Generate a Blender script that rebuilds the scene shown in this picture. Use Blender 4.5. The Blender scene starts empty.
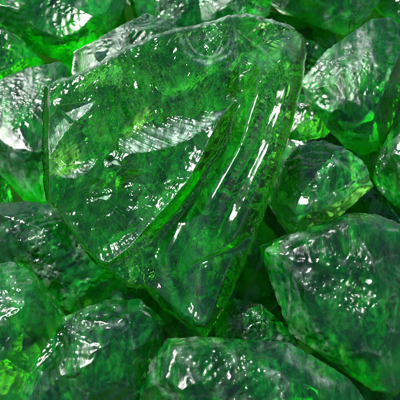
import bpy, bmesh, math, random
import numpy as np
from mathutils import Vector, Matrix

# ------------------------------------------------------------------ camera
EL = math.radians(52.0)                     # the camera looks down on the pile
D = 1.30                                    # metres from camera to the pile centre
Rt = np.array([1.0, 0.0, 0.0])
Up = np.array([0.0, math.sin(EL), math.cos(EL)])
Tc = np.array([0.0, -math.cos(EL), math.sin(EL)])      # towards the camera
C0 = np.array([0.0, 0.0, 0.22])
scene = bpy.context.scene
cam_d = bpy.data.cameras.new("camera")
cam = bpy.data.objects.new("camera", cam_d)
scene.collection.objects.link(cam)
cam.location = Vector(C0 + Tc * D)
cam.rotation_euler = (math.pi / 2 - EL, 0, 0)
cam_d.sensor_width = 36
cam_d.lens = 36 * D / 0.40
cam_d.clip_start = 0.05
cam_d.clip_end = 4000
cam_d.dof.use_dof = True
cam_d.dof.focus_distance = D - 0.075
cam_d.dof.aperture_fstop = 19
scene.camera = cam

# ------------------------------------------------------------------ light
SUN_EL = math.radians(54)
SUN_AZ = math.radians(-60)                  # from behind the pile, a little to the left (0 = +Y)
world = bpy.data.worlds.new("World")
scene.world = world
world.use_nodes = True
wn = world.node_tree
bg = wn.nodes["Background"]
sky = wn.nodes.new("ShaderNodeTexSky")
sky.sky_type = 'NISHITA'
sky.sun_disc = False
sky.sun_elevation = SUN_EL
sky.sun_rotation = SUN_AZ
sky.dust_density = 0.6
sky.ozone_density = 1.5
wn.links.new(sky.outputs[0], bg.inputs[0])
bg.inputs[1].default_value = 0.062
sun_dir = Vector((math.sin(SUN_AZ) * math.cos(SUN_EL), math.cos(SUN_AZ) * math.cos(SUN_EL), math.sin(SUN_EL)))
sd = bpy.data.lights.new("sun", 'SUN')
sd.energy = 4.2
sd.angle = math.radians(0.6)
sd.color = (1.0, 0.98, 0.95)
sun = bpy.data.objects.new("sun", sd)
scene.collection.objects.link(sun)
sun.rotation_euler = sun_dir.to_track_quat('Z', 'Y').to_euler()
scene.view_settings.view_transform = 'Standard'
scene.view_settings.look = 'None'
scene.view_settings.gamma = 1.0
scene.view_settings.exposure = 1.7
cy = scene.cycles
cy.max_bounces = 7
cy.transmission_bounces = 7
cy.glossy_bounces = 4
cy.diffuse_bounces = 2
cy.transparent_max_bounces = 8
cy.volume_bounces = 1
cy.sample_clamp_indirect = 6.0
cy.blur_glossy = 0.0
cy.use_denoising = True
cy.use_adaptive_sampling = True
cy.adaptive_threshold = 0.03

rng = np.random.default_rng(11)

# ------------------------------------------------------------------ helpers
def W(px, py, t):
    """point of the place: px, py in millimetres across the pile's face, t metres towards the viewer"""
    px = np.asarray(px, float); py = np.asarray(py, float); t = np.asarray(t, float)
    k = (D - t) / D
    return (C0 + ((px - 200) * 1e-3 * k)[..., None] * Rt + ((200 - py) * 1e-3 * k)[..., None] * Up
            + t[..., None] * Tc)

def ground_t(py, h):
    """t at which the line of sight at height py meets the level z = C0.z + h"""
    u = (200 - py) * 1e-3
    return (h - u * math.cos(EL)) / math.sin(EL)

_P = rng.permutation(512)
_P = np.concatenate([_P, _P, _P])
_G = rng.normal(size=(512, 3)); _G /= np.linalg.norm(_G, axis=1)[:, None]
def noise(p):
    """Perlin noise, p (n,3)"""
    i = np.floor(p).astype(int); f = p - i; i &= 511
    w = f * f * f * (f * (f * 6 - 15) + 10)
    out = 0
    for dx in (0, 1):
        for dy in (0, 1):
            for dz in (0, 1):
                h = _P[_P[_P[(i[:, 0] + dx) & 511] + ((i[:, 1] + dy) & 511)] + ((i[:, 2] + dz) & 511)]
                g = _G[h]
                d = g[:, 0] * (f[:, 0] - dx) + g[:, 1] * (f[:, 1] - dy) + g[:, 2] * (f[:, 2] - dz)
                out = out + d * (w[:, 0] if dx else 1 - w[:, 0]) * (w[:, 1] if dy else 1 - w[:, 1]) * (w[:, 2] if dz else 1 - w[:, 2])
    return out
def fbm(p, n=4, gain=.5):
    s = 0; a = 1
    for k in range(n):
        s = s + a * noise(p * 2 ** k + 17.3 * k); a *= gain
    return s

def link_mesh(name, verts, faces, mat, smooth=True, frost_sheen=None, lime_glow=None):
    c = verts.mean(0); c[2] = verts[:, 2].min()
    me = bpy.data.meshes.new(name)
    v = (verts - c).astype(np.float32)
    faces = np.asarray(faces, dtype=np.int32)
    me.vertices.add(len(v)); me.vertices.foreach_set("co", v.ravel())
    k = faces.shape[1]
    me.loops.add(faces.size); me.loops.foreach_set("vertex_index", faces.ravel())
    me.polygons.add(len(faces))
    me.polygons.foreach_set("loop_start", np.arange(0, faces.size, k, dtype=np.int32))
    me.polygons.foreach_set("loop_total", np.full(len(faces), k, dtype=np.int32))
    me.polygons.foreach_set("use_smooth", np.full(len(faces), smooth))
    me.update(calc_edges=True); me.validate()
    if lime_glow is not None:
        la = me.attributes.new("lime_glow", 'FLOAT', 'POINT'); la.data.foreach_set("value", np.asarray(lime_glow, np.float32))
    if frost_sheen is not None:
        fa = me.attributes.new("frost_sheen", 'FLOAT', 'POINT'); fa.data.foreach_set("value", np.asarray(frost_sheen, np.float32))
    me.materials.append(mat)
    o = bpy.data.objects.new(name, me)
    o.location = Vector(c)
    scene.collection.objects.link(o)
    return o

# ------------------------------------------------------------------ materials
def glass_material(name, seed, streak=(1.25, .32, 1.25), through=.26, volume=True, frost_sheen=0.0, rough=0.06, vein=0.04, dens=1.0, bump=1.0,
                   absorb=(32.0, 3.4, 50.0), veil_scale=52.0):
    m = bpy.data.materials.new(name); m.use_nodes = True
    nt = m.node_tree; N = nt.nodes; L = nt.links
    N.clear()
    out = N.new("ShaderNodeOutputMaterial")
    tc = N.new("ShaderNodeTexCoord")
    mp = N.new("ShaderNodeMapping"); mp.inputs['Rotation'].default_value = (seed * .8, seed * 1.3, seed * 2.1); mp.inputs['Scale'].default_value = streak
    mp.inputs['Location'].default_value = (seed * 1.7, seed * .9, seed * 2.3)
    L.new(tc.outputs['Object'], mp.inputs[0])
    def nz(scale, detail=4, rough_=.55, dist=0.0, src=mp):
        n = N.new("ShaderNodeTexNoise"); n.inputs['Scale'].default_value = scale
        n.inputs['Detail'].default_value = detail; n.inputs['Roughness'].default_value = rough_
        n.inputs['Distortion'].default_value = dist
        L.new(src.outputs[0], n.inputs['Vector']); return n
    def ramp(src, a, b, lo=0.0, hi=1.0):
        r = N.new("ShaderNodeMapRange"); r.inputs[1].default_value = a; r.inputs[2].default_value = b
        r.inputs[3].default_value = lo; r.inputs[4].default_value = hi
        L.new(src, r.inputs[0]); return r
    # chipped and rippled skin
    n1 = nz(70, 3, .55, .8); n2 = nz(230, 4, .65, .5)
    b1 = N.new("ShaderNodeBump"); b1.inputs['Strength'].default_value = .04 * bump; b1.inputs['Distance'].default_value = .006
    L.new(n1.outputs[0], b1.inputs['Height'])
    b2 = N.new("ShaderNodeBump"); b2.inputs['Strength'].default_value = .17 * bump; b2.inputs['Distance'].default_value = .0020
    rs = N.new("ShaderNodeMath"); rs.operation = 'SUBTRACT'; rs.inputs[1].default_value = .5; L.new(n2.outputs[0], rs.inputs[0])
    ra = N.new("ShaderNodeMath"); ra.operation = 'ABSOLUTE'; L.new(rs.outputs[0], ra.inputs[0])
    L.new(ra.outputs[0], b2.inputs['Height']); L.new(b1.outputs[0], b2.inputs['Normal'])
    rn = nz(30, 3, .65)
    rr = ramp(rn.outputs[0], .40, .66, rough * .8, rough * 1.35)
    # polished where it mirrors the sky, softly scattering where light passes through the skin
    g = N.new("ShaderNodeBsdfRefraction"); g.distribution = 'BECKMANN'; g.inputs['IOR'].default_value = 1.40
    g.inputs['Color'].default_value = (1, 1, 1, 1)
    r2 = ramp(rn.outputs[0], .4, .65, through * .4, through * 1.4)
    L.new(r2.outputs[0], g.inputs['Roughness']); L.new(b2.outputs[0], g.inputs['Normal'])
    # the body: bands and crumbs of denser and paler glass, refraction's light and dark painted in
    def col(src, stops):
        r = N.new("ShaderNodeValToRGB"); cr = r.color_ramp
        while len(cr.elements) < len(stops): cr.elements.new(.5)
        for e, (q, c_) in zip(cr.elements, stops): e.position = q; e.color = (*c_, 1)
        L.new(src, r.inputs[0]); return r
    v1 = nz(veil_scale, 6, .72, 1.0); 
    cr = col(v1.outputs[0], [(.38, (.001, .09, .015)), (.47, (.003, .28, .035)), (.56, (.015, .60, .05)), (.70, (.16, .92, .06))])
    v2 = nz(veil_scale * 4.5, 4, .7, 1.0)
    cr2 = col(v2.outputs[0], [(.38, (.4, .5, .45)), (.6, (1, 1, 1))])
    mu = N.new("ShaderNodeMix"); mu.data_type = 'RGBA'; mu.blend_type = 'MULTIPLY'; mu.inputs[0].default_value = 1
    L.new(cr.outputs[0], mu.inputs[6]); L.new(cr2.outputs[0], mu.inputs[7])
    v3 = nz(13, 2, .5, 1.5)
    cr3 = col(v3.outputs[0], [(.38, (.3, .45, .5)), (.5, (.8, .95, .9)), (.62, (1.5, 1.2, .7))])  # broad yellow-green and darker patches painted in for refraction glow
    mu0 = mu
    mu = N.new("ShaderNodeMix"); mu.data_type = 'RGBA'; mu.blend_type = 'MULTIPLY'; mu.inputs[0].default_value = 1
    mu.clamp_result = True
    L.new(mu0.outputs[2], mu.inputs[6]); L.new(cr3.outputs[0], mu.inputs[7])
    sc = N.new("ShaderNodeBsdfTranslucent"); L.new(mu.outputs[2], sc.inputs[0])
    df = N.new("ShaderNodeBsdfDiffuse"); L.new(mu.outputs[2], df.inputs[0]); L.new(b2.outputs[0], df.inputs['Normal'])
    ms = N.new("ShaderNodeMixShader"); ms.inputs[0].default_value = .5
    L.new(sc.outputs[0], ms.inputs[1]); L.new(df.outputs[0], ms.inputs[2])
    gl = N.new("ShaderNodeBsdfGlossy"); gl.distribution = 'BECKMANN'; gl.inputs['Color'].default_value = (1, 1, 1, 1)
    L.new(rr.outputs[0], gl.inputs['Roughness']); L.new(b2.outputs[0], gl.inputs['Normal'])
    fr = N.new("ShaderNodeFresnel"); fr.inputs[0].default_value = 1.40; L.new(b2.outputs[0], fr.inputs[1])
    vn = nz(veil_scale * .7, 2, .6, 1.0)
    vr = ramp(vn.outputs[0], .4, .62, vein * .4, vein * 1.6)
    mx = N.new("ShaderNodeMixShader"); L.new(vr.outputs[0], mx.inputs[0])
    L.new(g.outputs[0], mx.inputs[1]); L.new(ms.outputs[0], mx.inputs[2])
    # frosted breaks, plus sheen and lime glow painted on as pale diffuse colour
    at = N.new("ShaderNodeAttribute"); at.attribute_name = "frost_sheen"
    fn = nz(150, 3, .7); ff = ramp(fn.outputs[0], .38, .62, .15, 1.0)
    fn2 = ramp(rn.outputs[0], .48, .62, 0.0, frost_sheen)
    fa = N.new("ShaderNodeMath"); fa.operation = 'ADD'; L.new(at.outputs['Fac'], fa.inputs[0]); L.new(fn2.outputs[0], fa.inputs[1])
    fm = N.new("ShaderNodeMath"); fm.operation = 'MULTIPLY'; fm.use_clamp = True; L.new(fa.outputs[0], fm.inputs[0]); L.new(ff.outputs[0], fm.inputs[1])
    al_ = N.new("ShaderNodeAttribute"); al_.attribute_name = "lime_glow"
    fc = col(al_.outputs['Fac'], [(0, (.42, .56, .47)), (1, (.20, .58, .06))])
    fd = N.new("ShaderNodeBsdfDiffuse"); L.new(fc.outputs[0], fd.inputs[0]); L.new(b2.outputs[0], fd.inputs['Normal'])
    mf = N.new("ShaderNodeMixShader"); L.new(fm.outputs[0], mf.inputs[0]); L.new(mx.outputs[0], mf.inputs[1]); L.new(fd.outputs[0], mf.inputs[2])
    mx = mf
    mb = N.new("ShaderNodeMixShader"); L.new(fr.outputs[0], mb.inputs[0])
    L.new(mx.outputs[0], mb.inputs[1]); L.new(gl.outputs[0], mb.inputs[2])
    L.new(mb.outputs[0], out.inputs['Surface'])
    ab = N.new("ShaderNodeVolumeAbsorption")
    a = [x * dens for x in absorb]; mxa = max(a) * 1.0001
    ab.inputs[0].default_value = (1 - a[0] / mxa, 1 - a[1] / mxa, 1 - a[2] / mxa, 1)
    ab.inputs[1].default_value = mxa
    if volume: L.new(ab.outputs[0], out.inputs['Volume'])
    return m

M_BRIGHT = glass_material("green_glass_bright", 7, rough=.30, dens=.45, vein=.36)
MATS = [glass_material("green_glass", 1, rough=.33, vein=.20),
        glass_material("green_glass_frost_sheen", 2, rough=.42, vein=.2, frost_sheen=.12),  # frosted glass with patchy sheen painted into its colour
        glass_material("green_glass_deep", 3, rough=.33, dens=1.3, vein=.19),
        glass_material("green_glass_pale", 4, rough=.30, dens=.8, vein=.2)]
M_CRACK = glass_material("crack_in_green_glass", 6, rough=.03, vein=.05, bump=.12, through=.05, volume=False)
M_HERO = glass_material("green_glass_clear", 5, streak=(1.2, .55, .8), rough=.19, vein=.13, bump=.12, through=.12, dens=.9)

# ------------------------------------------------------------------ ground
gm = bpy.data.materials.new("dark_soil"); gm.use_nodes = True
gb = gm.node_tree.nodes["Principled BSDF"]; gb.inputs['Roughness'].default_value = .95
gn = gm.node_tree.nodes.new("ShaderNodeTexNoise"); gn.inputs['Scale'].default_value = 60; gn.inputs['Detail'].default_value = 8
gr = gm.node_tree.nodes.new("ShaderNodeValToRGB")
gr.color_ramp.elements[0].color = (.012, .011, .009, 1); gr.color_ramp.elements[1].color = (.035, .032, .026, 1)
gm.node_tree.links.new(gn.outputs[0], gr.inputs[0]); gm.node_tree.links.new(gr.outputs[0], gb.inputs['Base Color'])
me = bpy.data.meshes.new("ground")
me.from_pydata([(-300, -300, 0), (300, -300, 0), (300, 300, 0), (-300, 300, 0)], [], [(0, 1, 2, 3)])
me.materials.append(gm)
ground = bpy.data.objects.new("ground", me); scene.collection.objects.link(ground)
ground.location = (0, 0, -0.02)
ground["kind"] = "structure"

# ------------------------------------------------------------------ chunks of the pile
def ico(level):
    bm = bmesh.new(); bmesh.ops.create_icosphere(bm, subdivisions=level, radius=1)
    v = np.array([x.co[:] for x in bm.verts]); f = np.array([[q.index for q in p.verts] for p in bm.faces])
    bm.free(); return v / np.linalg.norm(v, axis=1)[:, None], f
ICO = {6: ico(6), 7: ico(7)}

def hull_planes(pts):
    bm = bmesh.new()
    for p in pts: bm.verts.new(Vector(p))
    bmesh.ops.convex_hull(bm, input=bm.verts[:])
    loose = [v for v in bm.verts if not v.link_faces]
    for v in loose: bm.verts.remove(v)
    n = []; d = []
    c = np.mean([v.co[:] for v in bm.verts], axis=0)
    for f in bm.faces:
        f.normal_update()
        nn = np.array(f.normal[:]); dd = nn @ np.array(f.verts[0].co[:])
        if nn @ c > dd: nn, dd = -nn, -dd
        n.append(nn); d.append(dd)
    bm.free()
    return np.array(n), np.array(d), c

def sheet(center, u, v, w, rx, ry, seed, inside):
    """a thin curved air gap with an irregular outline, its faces looking into the gap"""
    na, nr = 60, 18
    a = np.arange(na) / na * 2 * np.pi
    rim = 1 + .4 * fbm(np.stack([np.cos(a) * 1.3, np.sin(a) * 1.3, a * 0 + seed * 1.37], 1), 3, .65)
    rr = np.arange(1, nr + 1) / nr
    xx = np.concatenate([[0], (rr[:, None] * rim * np.cos(a)).ravel()]); yy = np.concatenate([[0], (rr[:, None] * rim * np.sin(a)).ravel()])
    r1 = np.concatenate([[0], np.repeat(rr, na)])
    z = .16 * rx * r1 ** 2 + .0030 * fbm(np.stack([xx * 1.5, yy * 1.5, xx * 0 + seed], 1), 3)
    base_ = center + np.outer(xx * rx, u) + np.outer(yy * ry, v)
    hz = np.where(r1 >= .999, 0, .0004 * np.sqrt(np.clip(1 - r1 ** 2, 0, 1)) + .00003)
    mid_ = inside(base_ + np.outer(z, w))
    top = mid_ + np.outer(hz, w); nb = 1 + (nr - 1) * na; bot = (mid_ - np.outer(hz, w))[:nb]
    off = len(top); j = np.arange(na); j1 = (j + 1) % na; fs = []
    def quad(p_, q_, r_, s_): fs.append(np.stack([p_, q_, r_], 1)); fs.append(np.stack([p_, r_, s_], 1))
    for k in range(nr - 1):
        A, B_, C_, D_ = 1 + k * na + j, 1 + k * na + j1, 1 + (k + 1) * na + j1, 1 + (k + 1) * na + j
        quad(A, D_, C_, B_)
        if k < nr - 2: quad(A + off, B_ + off, C_ + off, D_ + off)
        else: quad(A + off, B_ + off, C_, D_)
    fs.append(np.stack([j * 0, 1 + j, 1 + j1], 1)); fs.append(np.stack([j * 0 + off, off + 1 + j1, off + 1 + j], 1))
    return np.vstack([top, bot]), np.vstack(fs)

def chunk(outline, ridge, h, label, mat, thick=75, seed=0, rough=1.0, wave=1.0, scoops=3, level=7):
    """outline: px list; ridge: (px, py, rise above the outline in mm); h: level of the outline above the pile mean, mm"""
    r = np.random.default_rng(100 + seed)
    pts = []
    cx = sum(p[0] for p in outline) / len(outline); cyy = sum(p[1] for p in outline) / len(outline)
    slope = -math.cos(EL) / math.sin(EL) * (.55 if cyy < 200 else .38)
    def base_t(py):                       # follows the level of the pile, flattened a little
        u = (200 - py) * 1e-3
        uc = (200 - cyy) * 1e-3
        return (h * 1e-3 - uc * math.cos(EL)) / math.sin(EL) + slope * (u - uc)
    for (x, y) in outline:
        pts.append(W(x, y, base_t(y)))
        sx = cx + (x - cx) * .93; sy = cyy + (y - cyy) * .93
        pts.append(W(sx, sy, base_t(sy) - .45e-3 * thick))
        sx = cx + (x - cx) * .62; sy = cyy + (y - cyy) * .62
        pts.append(W(sx, sy, base_t(sy) - 1e-3 * thick * r.uniform(.85, 1.1)))
    for (x, y, z) in ridge:
        pts.append(W(x, y, base_t(y) + z * 1e-3))
    n, d, c = hull_planes(pts)
    dirs, faces = ICO[level]
    rad = np.full(len(dirs), 9.0)
    which = np.zeros(len(dirs), int)
    dc = d - n @ c
    den = dirs @ n.T
    k = np.where(den > 1e-6, dc / np.maximum(den, 1e-6), 9.0)
    which = k.argmin(1); rad = k.min(1)
    k2 = np.partition(k, 1, axis=1)[:, 1]
    size = float(np.median(rad))
    # flat breaks
    for s in range(3):
        q = r.normal(size=3); q = q / np.linalg.norm(q) + Tc * 1.5 + np.array([-.2, 0, .2]); q /= np.linalg.norm(q)
        i = (dirs @ q).argmax(); sup = (dirs * rad[:, None] @ q).max()
        dq = dirs @ q
        cut = np.where(dq > .05, sup * r.uniform(.90, .96) / np.maximum(dq, .05), 9)
        hit = cut < rad
        which = np.where(hit, len(n) + s, which)
        k2 = np.where(hit, rad, np.minimum(k2, cut)); rad = np.minimum(rad, cut)
    nh, dh = n, dc
    n = np.vstack([n, r.normal(size=(3, 3)) * .6])
    edge = np.clip((k2 - rad) / (.014 * size), 0, 1)           # 0 at the edges
    chip = np.clip(1 - (k2 - rad) / (.05 * size), 0, 1) ** 2
    k2 = k2 - rad
    rad = rad - .008 * size * (1 - edge) ** 2                 # chipped bevel
    # shell-shaped bites
    front = Tc
    imp = []
    for s in range(scoops):
        q = r.normal(size=3); q = q / np.linalg.norm(q) + front * .55 + Tc * .5 + np.array([0, 0, .3]); q /= np.linalg.norm(q)
        i = (dirs @ q).argmax(); surf = dirs[i] * rad[i]
        R = size * r.uniform(.9, 3.0)
        depth = size * r.uniform(.025, .06)
        o = surf + q * (R - depth)
        b = dirs @ o; disc = b * b - (o @ o - R * R)
        ent = np.where(disc > 0, b - np.sqrt(np.maximum(disc, 0)), 9)
        hit = (ent > 0) & (ent < rad)
        p = dirs * ent[:, None]
        dist = np.linalg.norm(p - (surf + np.cross(q, r.normal(size=3)) * size * .5), axis=1)
        rip = np.sin(dist * r.uniform(500, 900) + 3 * fbm(dirs * 2 + s)) * .0002
        rad = np.where(hit, ent - rip, rad)
    # ripples that run out from one point of each face
    P = dirs * rad[:, None]
    fo = P[which * 0 + 0] * 0
    origins = r.normal(size=(len(n), 3)) * size * .9 + n * size * .4
    stre = r.normal(size=(len(n), 3))
    dist = np.linalg.norm(P - origins[which], axis=1)
    wav = np.sin(dist * (330 + 190 * (which % 3)) + 6 * fbm(P * 16 + seed, 2)) * .0003 * wave
    nz1 = fbm(P * 26 + seed * 3.1, 4, .55) * .0006
    # hackle: noise stretched along a direction of the face
    S = stre[which]; S /= np.linalg.norm(S, axis=1)[:, None]
    al = (P * S).sum(1)
    Q = P - .82 * al[:, None] * S
    nz2 = (np.abs(fbm(Q * 70 + seed, 3, .5)) - .2) * -.0007
    nz3 = fbm(P * 420 + seed, 2) * .00012
    nz4 = -np.abs(fbm(P * 110 + seed, 3, .55)) * .0030 * chip
    rad = rad + (wav + nz1 + nz2 + nz3 + nz4) * rough
    V = dirs * rad[:, None] + c
    o = link_mesh("glass_chunk", V, faces, mat, frost_sheen=np.clip(.17 * np.clip(1 - k2 / (.016 * size), 0, 1) * (.15 + 1.7 * fbm(P * 55, 3)), 0, .4))  # pale frost along the edges, painting in their silvery sheen
    o["label"] = label; o["category"] = "glass chunk"; o["group"] = "green glass chunks lying in the pile"
    if level == 7:
        def inside(p):
            q = p - c; f = (dh / np.maximum(q @ nh.T, 1e-6)).min(1) * .78
            return c + q * np.minimum(1, f)[:, None]
        for s in range(6):
            w = r.normal(size=3) * .8 + Tc * .4 + np.array([-.2, .2, .9]); w /= np.linalg.norm(w)
            u = np.cross(w, r.normal(size=3)); u /= np.linalg.norm(u); v = np.cross(w, u)
            cc = c + r.normal(size=3) * size * .28 + Tc * size * .15
            V2, f2 = sheet(cc, u, v, w, size * r.uniform(.3, .6), size * r.uniform(.2, .45), s + seed * 7, inside)
            k_ = link_mesh("inner_crack", V2, f2, M_CRACK)
            k_.parent = o; k_.location = k_.location - o.location
    return o

def build_pile():
    B = []
    def c(*a, **k): B.append(chunk(*a, seed=len(B) + 1, **k))
    # top row, far
    c([(-45, -30), (40, -45), (125, -30), (128, 5), (112, 32), (85, 45), (62, 62), (40, 55), (-10, 22)],
      [(10, 14, 32), (60, 20, 36), (98, 18, 28), (60, -25, 5)], -12,
      "broad green chunk across the top left corner, grey sheen on top, yellow-green glow below", MATS[0])
    c([(-50, 15), (0, 22), (22, 38), (46, 64), (30, 72), (0, 80), (-40, 90)],
      [(4, 30, 16), (-15, 45, 18), (12, 60, 12)], -8,
      "plain dark green wedge at the left edge below the top left chunk", MATS[2], thick=60)
    c([(120, -30), (175, -30), (215, -15), (222, 20), (205, 40), (160, 40), (135, 22)],
      [(150, -5, 16), (185, 5, 18), (160, 15, 10)], -22,
      "dark blurred chunk at the top edge behind the pale peaked one", MATS[2])
    c([(195, -30), (245, -35), (275, -20), (270, 15), (245, 30), (205, 30), (195, 5)],
      [(225, -3, 22), (250, -5, 16), (215, 10, 10)], -14,
      "chunk at the top edge just above the big piece, its top silvery white", MATS[1])
    c([(258, -35), (385, -35), (384, -5), (374, 12), (362, 26), (345, 37), (325, 31), (300, 20), (272, 3)],
      [(300, -12, 24), (345, -5, 30), (340, 18, 18), (318, 10, 16)], -8,
      "bright green chunk at the top edge between the big piece and the right corner", MATS[0], thick=95)
    c([(378, -20), (425, -20), (430, 40), (404, 32), (388, 14), (374, 12)],
      [(405, 0, 14)], -35, "small dark chunk in the top right corner", MATS[2], thick=50, level=6)
    c([(258, 8), (335, 25), (340, 55), (318, 62), (300, 100), (275, 90), (262, 40)],
      [(300, 45, 14), (318, 40, 12)], -52, "very dark chunk deep in the gap right of the big piece's top", MATS[2])
    # left column
    c([(-40, 95), (0, 78), (30, 67), (60, 60), (68, 66), (70, 100), (66, 170), (52, 205), (24, 203), (14, 190), (0, 152), (-40, 130)],
      [(0, 100, 14), (50, 95, 16), (8, 140, 34), (44, 158, 34), (34, 195, 14)], 4,
      "pale frosted grey-green chunk at the left edge beside the big piece", MATS[1])
    c([(72, 52), (92, 42), (112, 34), (130, 20), (147, 12), (165, 18), (181, 28), (190, 60), (150, 85), (85, 95), (70, 80)],
      [(90, 58, 14), (125, 38, 16), (150, 26, 14)], -10,
      "pale peaked chunk sticking up behind the big piece's upper left edge", MATS[1])
    c([(-45, 120), (-5, 145), (12, 190), (16, 215), (-5, 230), (-45, 220)],
      [(-10, 180, 12)], -25, "dark sliver of a chunk at the left edge under the pale frosted one", MATS[2])
    c([(-40, 205), (5, 208), (30, 200), (70, 208), (100, 245), (140, 290), (118, 300), (88, 306), (74, 316), (50, 292), (28, 268), (5, 254), (-40, 240)],
      [(15, 218, 26), (50, 232, 30), (80, 262, 28), (95, 285, 14), (20, 240, 24), (55, 275, 16)], 0,
      "long dark ridged chunk from the left edge to under the big piece's lower left side", MATS[2], rough=1.4)
    c([(-40, 275), (0, 262), (12, 259), (34, 273), (55, 296), (68, 318), (55, 345), (30, 425), (-40, 425)],
      [(0, 320, 34), (24, 306, 34), (42, 292, 18), (20, 400, 22), (-20, 400, 22)], 8,
      "rounded mid green chunk filling the lower left edge with a pale crease across it", MATS[3])
    c([(64, 316), (82, 308), (104, 300), (142, 298), (166, 322), (160, 350), (150, 420), (15, 430), (22, 385), (44, 345)],
      [(64, 328, 20), (60, 400, 34), (100, 348, 42), (138, 322, 30), (130, 400, 22)], 10,
      "dark chunk at the bottom left with a rough silvery top ridge and an upright corner", MATS[2], rough=1.5)
    c([(70, 300), (110, 272), (160, 285), (175, 320), (150, 340), (100, 335)],
      [(120, 295, 14), (140, 310, 12)], -32, "dark mottled chunk under the big piece's lower left lobe", MATS[2], thick=50, level=6)
    # bottom
    c([(166, 338), (198, 336), (240, 338), (290, 342), (325, 362), (352, 380), (385, 425), (250, 440), (128, 425), (142, 392), (150, 362)],
      [(174, 348, 24), (225, 352, 20), (290, 378, 20), (330, 402, 18), (158, 395, 26), (200, 400, 30), (260, 425, 30)], 14,
      "low dark green chunk along the bottom edge with a white edge up its left corner", MATS[2], rough=1.2)
    c([(212, 305), (235, 298), (262, 304), (282, 322), (300, 345), (260, 360), (215, 350)],
      [(235, 312, 12), (262, 318, 14), (270, 335, 8)], -12,
      "small dark chunk with sparkling crest just right of the big piece's bottom tip", MATS[2], thick=50, rough=1.5)
    # right column
    c([(258, 246), (270, 240), (300, 240), (324, 234), (350, 212), (376, 213), (430, 235), (430, 350), (396, 398), (372, 392), (330, 362), (290, 335), (272, 290)],
      [(276, 256, 24), (350, 222, 26), (374, 262, 34), (384, 325, 30), (302, 300, 22), (338, 346, 18), (364, 372, 16)], 10,
      "large dark green chunk at the lower right, bluish white glint along its top ridge", MATS[2], rough=1.2)
    c([(270, 205), (284, 160), (300, 144), (322, 140), (346, 148), (366, 164), (374, 186), (345, 208), (322, 233), (300, 238), (286, 228)],
      [(300, 158, 14), (335, 160, 18), (352, 188, 26), (296, 206, 28), (318, 212, 28)], 30,
      "emerald chunk with wavy white ripples on its face, right of the big piece's middle", M_BRIGHT, wave=3.0)
    c([(300, 82), (312, 66), (326, 50), (352, 36), (372, 18), (390, 17), (408, 32), (402, 90), (393, 125), (376, 152), (362, 158), (345, 148), (326, 128), (306, 100)],
      [(330, 75, 26), (365, 60, 28), (390, 75, 30), (345, 112, 34), (372, 122, 32), (362, 146, 10)], 4,
      "large chunk at the upper right with a silvery white top and a green glowing foot", MATS[1])
    c([(285, 100), (305, 93), (335, 100), (345, 118), (325, 138), (300, 142), (282, 138)],
      [(305, 105, 12), (325, 112, 12), (300, 125, 10)], -14,
      "small dark bluish chunk with thin white crest, above the emerald rippled one", MATS[2], thick=45, level=6)
    c([(440, 70), (408, 95), (394, 125), (380, 150), (371, 178), (377, 192), (396, 208), (440, 225)],
      [(400, 135, 22), (390, 170, 22), (420, 150, 30), (402, 190, 18)], 4,
      "smooth light green chunk cut by the right edge at mid height", MATS[3])
    c([(345, 180), (375, 185), (430, 205), (430, 245), (370, 230), (335, 215)],
      [(385, 205, 8)], -28, "dark chunk in the gap at the right edge below the smooth light green one", MATS[2], thick=45, level=6)
    c([(225, 225), (265, 200), (290, 235), (285, 300), (250, 330), (215, 320)],
      [(255, 240, 12), (262, 280, 12)], -45, "very dark chunk deep in the gap right of the big piece's lower end", MATS[2], thick=50, level=6)
    c([(150, 290), (240, 290), (230, 350), (160, 345)],
      [(195, 310, 10)], -48, "very dark chunk deep under the big piece's bottom tip", MATS[2], thick=45, level=6)
    # the layer below, seen only as near-black green in the gaps
    deep = [([(-60, -40), (110, -50), (130, 30), (60, 100), (-60, 90)], "deep dark chunk under the top left corner chunks"),
            ([(90, -50), (270, -50), (290, 30), (230, 90), (100, 70)], "deep dark chunk showing in gaps behind the top centre"),
            ([(250, -40), (450, -50), (450, 60), (380, 110), (270, 90)], "deep dark chunk showing in gaps at the upper right"),
            ([(-60, 70), (60, 60), (120, 130), (80, 230), (-60, 240)], "deep dark chunk under the pale frosted left chunk"),
            ([(240, 60), (340, 80), (420, 150), (400, 230), (280, 230), (230, 150)], "deep dark chunk showing in gaps around the emerald rippled one"),
            ([(360, 90), (460, 80), (470, 250), (370, 260), (350, 170)], "deep dark chunk in the narrow gap at the right edge"),
            ([(-60, 220), (70, 200), (150, 270), (110, 380), (-60, 400)], "deep dark chunk in the gap at the lower left"),
            ([(110, 240), (230, 230), (300, 300), (260, 400), (130, 410), (90, 330)], "deep dark chunk under the big piece's bottom tip and lobe"),
            ([(240, 210), (420, 200), (460, 330), (400, 440), (270, 400), (230, 300)], "deep dark chunk under the large lower right one")]
    for k, (ol, lb) in enumerate(deep):
        mx = sum(p[0] for p in ol) / len(ol); my = sum(p[1] for p in ol) / len(ol)
        c(ol, [(mx - 25, my - 20, 12), (mx + 20, my + 15, 14)], -78 - 3 * (k % 3), lb, MATS[2], thick=60, level=6)
    return B
build_pile()

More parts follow.
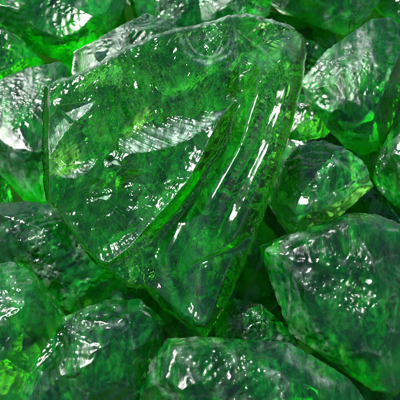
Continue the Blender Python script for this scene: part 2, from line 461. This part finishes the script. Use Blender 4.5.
# ------------------------------------------------------------------ the big piece
def seg_dist(x, y, pl):
    """distance to a polyline, position along it 0..1, signed side"""
    best = np.full(x.shape, 1e9); tt = np.zeros(x.shape); sd = np.zeros(x.shape)
    L = [math.dist(pl[i], pl[i + 1]) for i in range(len(pl) - 1)]; tot = sum(L); acc = 0
    for i in range(len(pl) - 1):
        ax, ay = pl[i]; bx, by = pl[i + 1]; dx, dy = bx - ax, by - ay
        t = np.clip(((x - ax) * dx + (y - ay) * dy) / (dx * dx + dy * dy), 0, 1)
        q = np.hypot(x - ax - t * dx, y - ay - t * dy)
        m = q < best
        best = np.where(m, q, best); tt = np.where(m, (acc + t * L[i]) / tot, tt)
        sd = np.where(m, np.sign(dx * (y - ay) - dy * (x - ax)), sd)
        acc += L[i]
    return best, tt, sd
def smooth(a, b, x):
    t = np.clip((x - a) / (b - a), 0, 1); return t * t * (3 - 2 * t)

OUT = [(44, 88), (52, 82), (70, 76), (85, 70), (100, 62), (118, 52), (130, 44), (140, 42), (150, 36), (165, 31), (180, 27),
       (200, 24), (215, 20), (228, 15), (245, 13), (262, 17), (280, 22), (295, 27), (304, 38), (307, 52), (304, 75),
       (300, 95), (293, 125), (283, 155), (272, 190), (262, 220), (252, 250), (240, 275), (230, 300), (220, 318),
       (213, 330), (205, 339), (195, 333), (180, 322), (165, 311), (152, 298), (145, 289), (137, 290), (125, 285),
       (112, 276), (100, 265), (85, 250), (70, 232), (60, 215), (50, 205), (45, 200), (43, 170), (42, 130)]

def hero_front(x, y, want_frost_sheen=False):
    fr = np.zeros(x.shape)
    p = np.stack([x, y, np.zeros_like(x)], 1)
    wx = x + 1.6 * fbm(p * .025, 2); wy = y + 1.6 * fbm(p * .025 + 9, 2)
    # broad shape: high along the fold line, falling to the left and right edges
    F = 58 - .0009 * (wx - 175) ** 2 - .0005 * (wy - 150) ** 2
    F = np.minimum(F, 60 + .10 * (wx - 120) - .12 * (wy - 120))
    F = np.minimum(F, 52 + .30 * (wx - 60))
    m = smooth(-14, 10, (wx - (262 - (wy - 40) * .52)))                    # right of the dark groove
    def rid(pl, w, a, t0=1.0, t1=1.0):
        d, t, s = seg_dist(wx, wy, pl)
        return a * (t0 + (t1 - t0) * t) * np.exp(-(d / w) ** 2)
    F = F + rid([(284, 54), (262, 82), (250, 119), (237, 155), (214, 197), (206, 255), (202, 322)], 13, 16, .9, .6)
    F = F + rid([(294, 66), (284, 108), (271, 150), (250, 197), (228, 242), (208, 320)], 12, 15, 1, .6)
    F = F - rid([(242, 92), (228, 138), (198, 188), (160, 240), (150, 290)], 12, 15, 1, .4)
    # sharp fold from the middle down to the lower left lobe
    d, t, s = seg_dist(wx, wy, [(233, 104), (222, 116), (211, 135), (201, 157), (188, 180), (170, 202), (148, 225), (130, 247), (109, 262)])
    F = F + 9 * np.exp(-d / 8.0)
    F = F - rid([(175, 290), (190, 268), (203, 262), (226, 252), (248, 238)], 4, 5, .2, 1)
    # teal cap at the top right faces the sky a little
    F = F - .24 * np.clip(60 + 1.1 * np.maximum(280 - wx, 0) - wy, 0, 60) * smooth(222, 240, wx)
    # edges round off: the top rim is a narrow slope, the right edge is wider
    d, t, s = seg_dist(x, y, OUT[17:32])
    F = F - (5 + 3 * fbm(p * .12 + 70, 3)) * np.exp(-d / 4.5)
    d, t, s = seg_dist(x, y, OUT[1:18])
    F = F - .75 * np.clip(2.5 + 3 * fbm(p * .07 + 30, 2) + 3.5 * np.abs(fbm(p * .22 + 50, 3)) - d, 0, 10)
    d, t, s = seg_dist(x, y, OUT[31:46])
    F = F - (5 + 2 * fbm(p * .12 + 20, 3)) * np.exp(-d / 3.0)
    def notch(F, A, B, width, slope, bulge=0.0, hack=0.0, hf=.5, wall=.45, rip=0.0, frost_sheen=0.0, skew=False):
        """a flake broken away: its floor slopes up to the line A-B, a steep wall closes it on the far side"""
        ax, ay = A; bx, by = B; L = math.hypot(bx - ax, by - ay); ux, uy = (bx - ax) / L, (by - ay) / L
        u = ((wx - ax) * ux + (wy - ay) * uy) / L; uc = np.clip(u, 0, 1)
        v = (wx - ax) * uy - (wy - ay) * ux + bulge * 4 * uc * (1 - uc)
        w = width * (4 * uc * (1 - uc)) ** .6
        if skew: w = width * 1.75 * uc ** .45 * (1 - uc) ** .95 * (1 + .45 * fbm(np.stack([uc * 7, v * .02, u * 0 + width], 1), 3))
        v = v + .8 * fbm(p * .15 + width, 2)
        fl = -slope * v + hack * fbm(np.stack([u * L * hf + .25 * v, v * .03, u * 0], 1), 3) + rip * np.sin(v * 1.1 + fbm(p * .04, 2))
        prof = np.minimum(0, np.maximum(fl, -slope * w + wall * (v - w)))
        on = (v > 0) & (u > 0) & (u < 1) & (fl > -slope * w + wall * (v - w))
        if frost_sheen: np.maximum(fr, np.where(on, frost_sheen * np.clip(.55 + 1.5 * fbm(np.stack([u * L * .34 + .42 * v, v * .02, u * 0], 1), 3), .08, 1) * smooth(1.0, .35, v / np.maximum(w, .1)) * smooth(0, .14, u) * smooth(1, .8, u) * smooth(-.2, 2.5, v + 2 * fbm(p * .25, 2)), 0), out=fr)  # hackle frost on the floor, with the scar's satin sheen painted in
        return F + np.where((v > 0) & (u > 0) & (u < 1), prof, 0)
    def bowl(F, cx, cy_, depth, r, ripple=0.0, ox=0, oy=0, freq=.8, hack=0.0):
        """a shallow dish of radius r, ripples and rays run out from ox, oy"""
        rr = np.hypot(wx - cx, wy - cy_) / r
        dd = np.hypot(wx - ox, wy - oy); an = np.arctan2(wy - oy, wx - ox)
        z = -depth * (1 - rr ** 2)
        z = z + ripple * np.sin(dd * freq + 2 * fbm(p * .02 + cx, 2)) + hack * fbm(np.stack([an * 24, dd * .02, an * 0], 1), 3)
        return F + np.where(rr < 1, np.minimum(z, 0), 0)
    F = bowl(F, 122, 235, 8, 44, .25, 92, 186, .6, .7)          # ribbed lower lobe
    F = bowl(F, 184, 150, 6, 28, .3, 205, 140, .5, .1)
    F = bowl(F, 84, 196, 5, 34, .3, 75, 150, .6, .4)
    F = bowl(F, 130, 185, 6, 26, .3, 110, 150, .5, .2)
    F = bowl(F, 206, 36, 12, 31, .6, 236, 12, .62, .4)          # circular ripple mark below the top edge
    F = notch(F, (118, 153), (230, 108), 38, .55, 14, 1.0, .22, wall=.2, frost_sheen=.52, skew=True)            # pale leaf-shaped scar
    def facet(F, poly, sx, sy, dz=.6, frost_sheen=.28):
        """a small flat break with straight edges"""
        ins = np.zeros(wx.shape, bool); n = len(poly)
        for a_ in range(n):
            (x1, y1), (x2, y2) = poly[a_], poly[(a_ + 1) % n]
            cr_ = ((y1 > wy) != (y2 > wy)) & (wx < (x2 - x1) * (wy - y1) / (y2 - y1 + 1e-9) + x1)
            ins ^= cr_
        if not ins.any(): return F
        g = sx * wx + sy * wy
        off = np.min((F - g)[ins]) - dz + 1.5
        np.maximum(fr, ins * frost_sheen, out=fr)
        return np.where(ins, np.minimum(F, g + off), F)
    F = facet(F, [(56, 106), (95, 101), (88, 112), (74, 121)], .53, .36)              # little flats, their bright sheen partly painted
    F = facet(F, [(72, 123), (60, 140), (49, 158), (50, 118), (56, 108)], .1, .25, frost_sheen=.25)
    F = facet(F, [(104, 158), (112, 155), (122, 166), (114, 164)], .53, .36)
    F = facet(F, [(91, 197), (100, 193), (112, 194), (108, 200)], .53, .36)
    F = notch(F, (48, 170), (98, 158), 26, .40, 15, .5, .3, wall=.2, frost_sheen=.42, skew=True)               # fan scar at the left edge
    F = notch(F, (104, 168), (130, 152), 12, .45, 3, .4, .4)
    F = notch(F, (86, 203), (114, 193), 11, .45, 2, .3, .4)
    F = notch(F, (118, 196), (146, 176), 14, .35, 8, .3, .4)
    F = notch(F, (232, 88), (262, 72), 11, .5, 3, .5, .4)
    F = notch(F, (240, 66), (290, 40), 14, .5, 6, .9, .3)
    F = notch(F, (262, 40), (298, 34), 8, .6, 3, .6, .3)
    # left upright side: steep narrow strip
    F = np.minimum(F, 22 + (x - 47.5) * 9)
    # surface texture
    q = np.stack([wx * .8 + wy * .5, (wy * .8 - wx * .5) * .35, wx * 0], 1)
    rough_top = smooth(150, 60, wy) * smooth(250, 220, wx)
    F = F + fbm(p * .045 + 3, 3, .55) * 2.2 * (1 - .75 * m) + (np.abs(fbm(q * .09, 4, .6)) - .2) * (-.6 * (1 - .8 * m) - .9 * rough_top)
    al = np.stack([(wx + .52 * wy) * .16, (wy) * .012, wx * 0], 1)        # lengthwise streaks on the flutes
    F = F + m * fbm(al, 3, .5) * .3
    # folds that gather towards the bottom tip
    F = F + rid([(178, 225), (168, 255), (172, 285), (196, 325)], 7, 6, .4, 1) + rid([(232, 262), (222, 290), (207, 328)], 6, 6, .5, 1)
    F = F + rid([(150, 262), (152, 285), (185, 318)], 5, 4, .5, 1)
    F = F + fbm(p * .33, 2) * .16 * (1 - .8 * m)
    if want_frost_sheen:
        d, t, s = seg_dist(x, y, OUT[1:18])
        fr = np.maximum(fr, .42 * np.clip(1 - d / 3.5 + .8 * fbm(p * .2 + 5, 3), 0, 1))          # chipped upper rim, its silvery sheen painted on
        d, t, s = seg_dist(wx, wy, [(233, 104), (222, 116), (211, 135), (201, 157), (188, 180), (170, 202), (148, 225), (130, 247), (109, 262)])
        fr = np.maximum(fr, .15 * np.clip(1 - d / 1.2, 0, 1))  # pale line painted along the fold as its highlight
        rr = np.hypot(wx - 208, wy - 34)  # pale arcs paint the sheen of the ripple mark
        fr = np.maximum(fr, .3 * np.exp(-((rr - 28 - 3 * fbm(p * .06, 2)) / 1.6) ** 2) * np.clip(.6 + 1.2 * fbm(p * .2, 2), 0, 1) * (wy > 34)) 
        fr = np.maximum(fr, .2 * np.exp(-((rr - 22 - 4 * fbm(p * .06 + 4, 2)) / 1.1) ** 2) * (wy > 34))
        a2 = np.arctan2(y - 26, x - 230); d2 = np.hypot(x - 230, y - 26)
        fr = np.maximum(fr, .45 * np.clip(1.2 * fbm(np.stack([a2 * 9, d2 * .01, a2 * 0], 1), 3) - .1, 0, 1) * smooth(60, 12, d2) * (y > 18))
        def blob(cx, cy_, a_, b_, th, amt):
            c0, s0 = math.cos(th), math.sin(th); xx = ((wx - cx) * c0 + (wy - cy_) * s0) / a_; yy = (-(wx - cx) * s0 + (wy - cy_) * c0) / b_
            st = fbm(np.stack([xx * 1.5, yy * 7, xx * 0 + cx], 1), 3)
            return amt * np.clip(1.25 - xx ** 2 - yy ** 2 + 1.6 * st - .3, 0, 1)
        lm = np.zeros(x.shape)  # lime patches paint the glow of refracted light onto the slab's face
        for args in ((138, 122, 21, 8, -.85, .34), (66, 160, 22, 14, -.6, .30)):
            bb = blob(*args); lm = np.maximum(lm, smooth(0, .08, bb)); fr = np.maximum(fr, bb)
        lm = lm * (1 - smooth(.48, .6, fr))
        return F, np.clip(fr, 0, 1), lm
    return F

def hero_back(x, y):
    p = np.stack([x, y, np.full_like(x, 40.)], 1)
    B = -10 - .0006 * (x - 165) ** 2 * -1
    B = np.maximum(B, -34 + .25 * (x - 140)); B = np.maximum(B, -20 - .3 * (x - 120) + .1 * (y - 160))
    B = np.maximum(B, -30 + .35 * (y - 210)); B = np.maximum(B, -25 - .3 * (y - 120))
    B = B + fbm(p * .03, 4, .55) * 9 + (np.abs(fbm(p * .07, 4, .6)) - .2) * 5
    return np.minimum(B, 1)

def build_hero():
    o = np.array(OUT, float)
    cx, cy_ = 175., 165.
    seg = np.linalg.norm(np.roll(o, -1, 0) - o, axis=1); cum = np.concatenate([[0], np.cumsum(seg)])
    n = 1300
    s = np.linspace(0, cum[-1], n, endpoint=False)
    oc = np.vstack([o, o[:1]])
    bx = np.interp(s, cum, oc[:, 0]); by = np.interp(s, cum, oc[:, 1])
    pp = np.stack([bx * .09, by * .09, bx * 0], 1)
    jit = fbm(pp, 4, .6) * 2.4
    dx, dy = bx - cx, by - cy_; L = np.hypot(dx, dy); bx += dx / L * jit; by += dy / L * jit
    K = 260
    rings = np.sqrt(np.linspace(0, 1, K + 1)[1:]) * .35 + np.linspace(0, 1, K + 1)[1:] * .65
    X = (cx + rings[:, None] * (bx - cx)).ravel(); Y = (cy_ + rings[:, None] * (by - cy_)).ravel()
    X = np.concatenate([[cx], X]); Y = np.concatenate([[cy_], Y])
    F, FR, LM = hero_front(X, Y, True); Bk = hero_back(X, Y)
    r = np.concatenate([[0], np.repeat(rings, n)])
    # close the piece at its outline
    mid = np.clip(Bk + 12, None, 26)
    e = np.sqrt(np.clip(1 - r ** 120, 0, 1))
    F = np.maximum(F, Bk + 8)
    Ff = mid + (F - mid) * e; Bb = mid + (Bk - mid) * np.sqrt(np.clip(1 - r ** 60, 0, 1))
    tilt = -.00022 * (Y - 165)                  # the piece leans back like the slope of the pile
    base = .030
    def place(x, y, z): return W(x, y, base + z * 1e-3 + .0 * x) - 0
    lean = (Y - 165) * 0.19 - (X - 175) * .08
    VF = place(X, Y, Ff + lean); nb = 1 + (K - 1) * n
    VB = place(X[:nb], Y[:nb], Bb[:nb] + lean[:nb])
    V = np.vstack([VF, VB])
    off = len(VF)
    j = np.arange(n); j1 = (j + 1) % n
    faces = []
    for k in range(K - 1):
        a = 1 + k * n + j; b = 1 + k * n + j1; c_ = 1 + (k + 1) * n + j1; d = 1 + (k + 1) * n + j
        faces.append(np.stack([a, d, c_, b], 1))
        if k < K - 2:
            faces.append(np.stack([a, b, c_, d], 1) + off)
    k = K - 2
    a = 1 + k * n + j + off; b = 1 + k * n + j1 + off; c_ = 1 + (k + 1) * n + j1; d = 1 + (k + 1) * n + j
    faces.append(np.stack([a, b, c_, d], 1))
    quads = np.vstack(faces)
    tris = np.concatenate([quads[:, [0, 1, 2]], quads[:, [0, 2, 3]],
                           np.stack([np.zeros(n, int), 1 + j, 1 + j1], 1),
                           np.stack([np.full(n, off), off + 1 + j1, off + 1 + j], 1)])
    ob = link_mesh("glass_chunk", V, tris[:, ::-1], M_HERO, frost_sheen=np.concatenate([FR, np.zeros(nb)]), lime_glow=np.concatenate([LM, np.zeros(nb)]))
    ob["label"] = "largest and clearest chunk, a tall slab with fluted right side on top of the pile"
    ob["category"] = "glass chunk"
    ob["group"] = "green glass chunks lying in the pile"
    # old cracks inside the glass: thin curved air gaps that mirror the light
    r = np.random.default_rng(5)
    cracks = [(136, 120, 24, 24, 14, (.15, .5)), (84, 152, 20, 24, 20, (-.3, .5)), (110, 190, 24, 36, 22, (.5, -.45)),
              (165, 200, 28, 26, 34, (.6, .35)), (215, 105, 26, 22, 34, (-.5, .3)), (250, 140, 24, 14, 46, (.7, .1)),
              (195, 255, 22, 22, 30, (-.55, .5)), (225, 225, 24, 14, 38, (.6, -.4)), (188, 78, 24, 32, 14, (.1, .6)),
              (130, 245, 22, 28, 18, (.35, .5)), (240, 70, 22, 22, 16, (-.3, .6)), (104, 84, 24, 22, 12, (.4, .5))]
    for q, (cx2, cy2, cz2, rx, ry, (sx, sy)) in enumerate(cracks):
        na, nr = 72, 26
        a = np.arange(na) / na * 2 * np.pi
        rim = 1 + .35 * fbm(np.stack([np.cos(a) * 1.2, np.sin(a) * 1.2, a * 0 + q], 1), 4, .65)
        rr = np.arange(1, nr + 1) / nr
        xx = (rr[:, None] * rim * np.cos(a)).ravel(); yy = (rr[:, None] * rim * np.sin(a)).ravel(); r1 = np.repeat(rr, na)
        xx = np.concatenate([[0], xx]); yy = np.concatenate([[0], yy]); r1 = np.concatenate([[0], r1])
        th = math.radians(-28 if ry > rx else -18)
        ux = cx2 + xx * rx * math.cos(th) - yy * ry * math.sin(-th) * (1); uy = cy2 + xx * rx * math.sin(th) + yy * ry * math.cos(th)
        pq = np.stack([ux * .05, uy * .05, ux * 0 + q], 1)
        z = cz2 + sx * (ux - cx2) + sy * (uy - cy2) + 4 * r1 ** 2 * r.choice([-1, 1]) + fbm(pq * .6, 2) * 3 + .2 * np.sin(r1 * max(rx, ry) * .9)
        hz = .35 * np.sqrt(np.clip(1 - r1 ** 2, 0, 1)) + .02
        hz = np.where(r1 >= .999, 0, hz)
        z = np.minimum(z - 9, hero_front(ux, uy) - 8); z = np.maximum(z, hero_back(ux, uy) + 4)
        ln = (uy - 165) * .19 - (ux - 175) * .08
        top = place(ux, uy, z + hz + ln); nb2 = 1 + (nr - 1) * na; bot = place(ux[:nb2], uy[:nb2], (z - hz + ln)[:nb2])
        V2 = np.vstack([top, bot]); off2 = len(top); j = np.arange(na); j1 = (j + 1) % na; fs = []
        def quad(a_, b_, c_, d_): fs.append(np.stack([a_, b_, c_], 1)); fs.append(np.stack([a_, c_, d_], 1))
        for k in range(nr - 1):
            A_, B_, C_, D_ = 1 + k * na + j, 1 + k * na + j1, 1 + (k + 1) * na + j1, 1 + (k + 1) * na + j
            quad(A_, D_, C_, B_)
            if k < nr - 2: quad(A_ + off2, B_ + off2, C_ + off2, D_ + off2)
            else: quad(A_ + off2, B_ + off2, C_, D_)
        fs.append(np.stack([j * 0, 1 + j, 1 + j1], 1)); fs.append(np.stack([j * 0 + off2, off2 + 1 + j1, off2 + 1 + j], 1))
        cr = link_mesh("inner_crack", V2, np.vstack(fs), M_CRACK)       # faces look into the gap
        cr.parent = ob; cr.location = cr.location - ob.location
    return ob
build_hero()
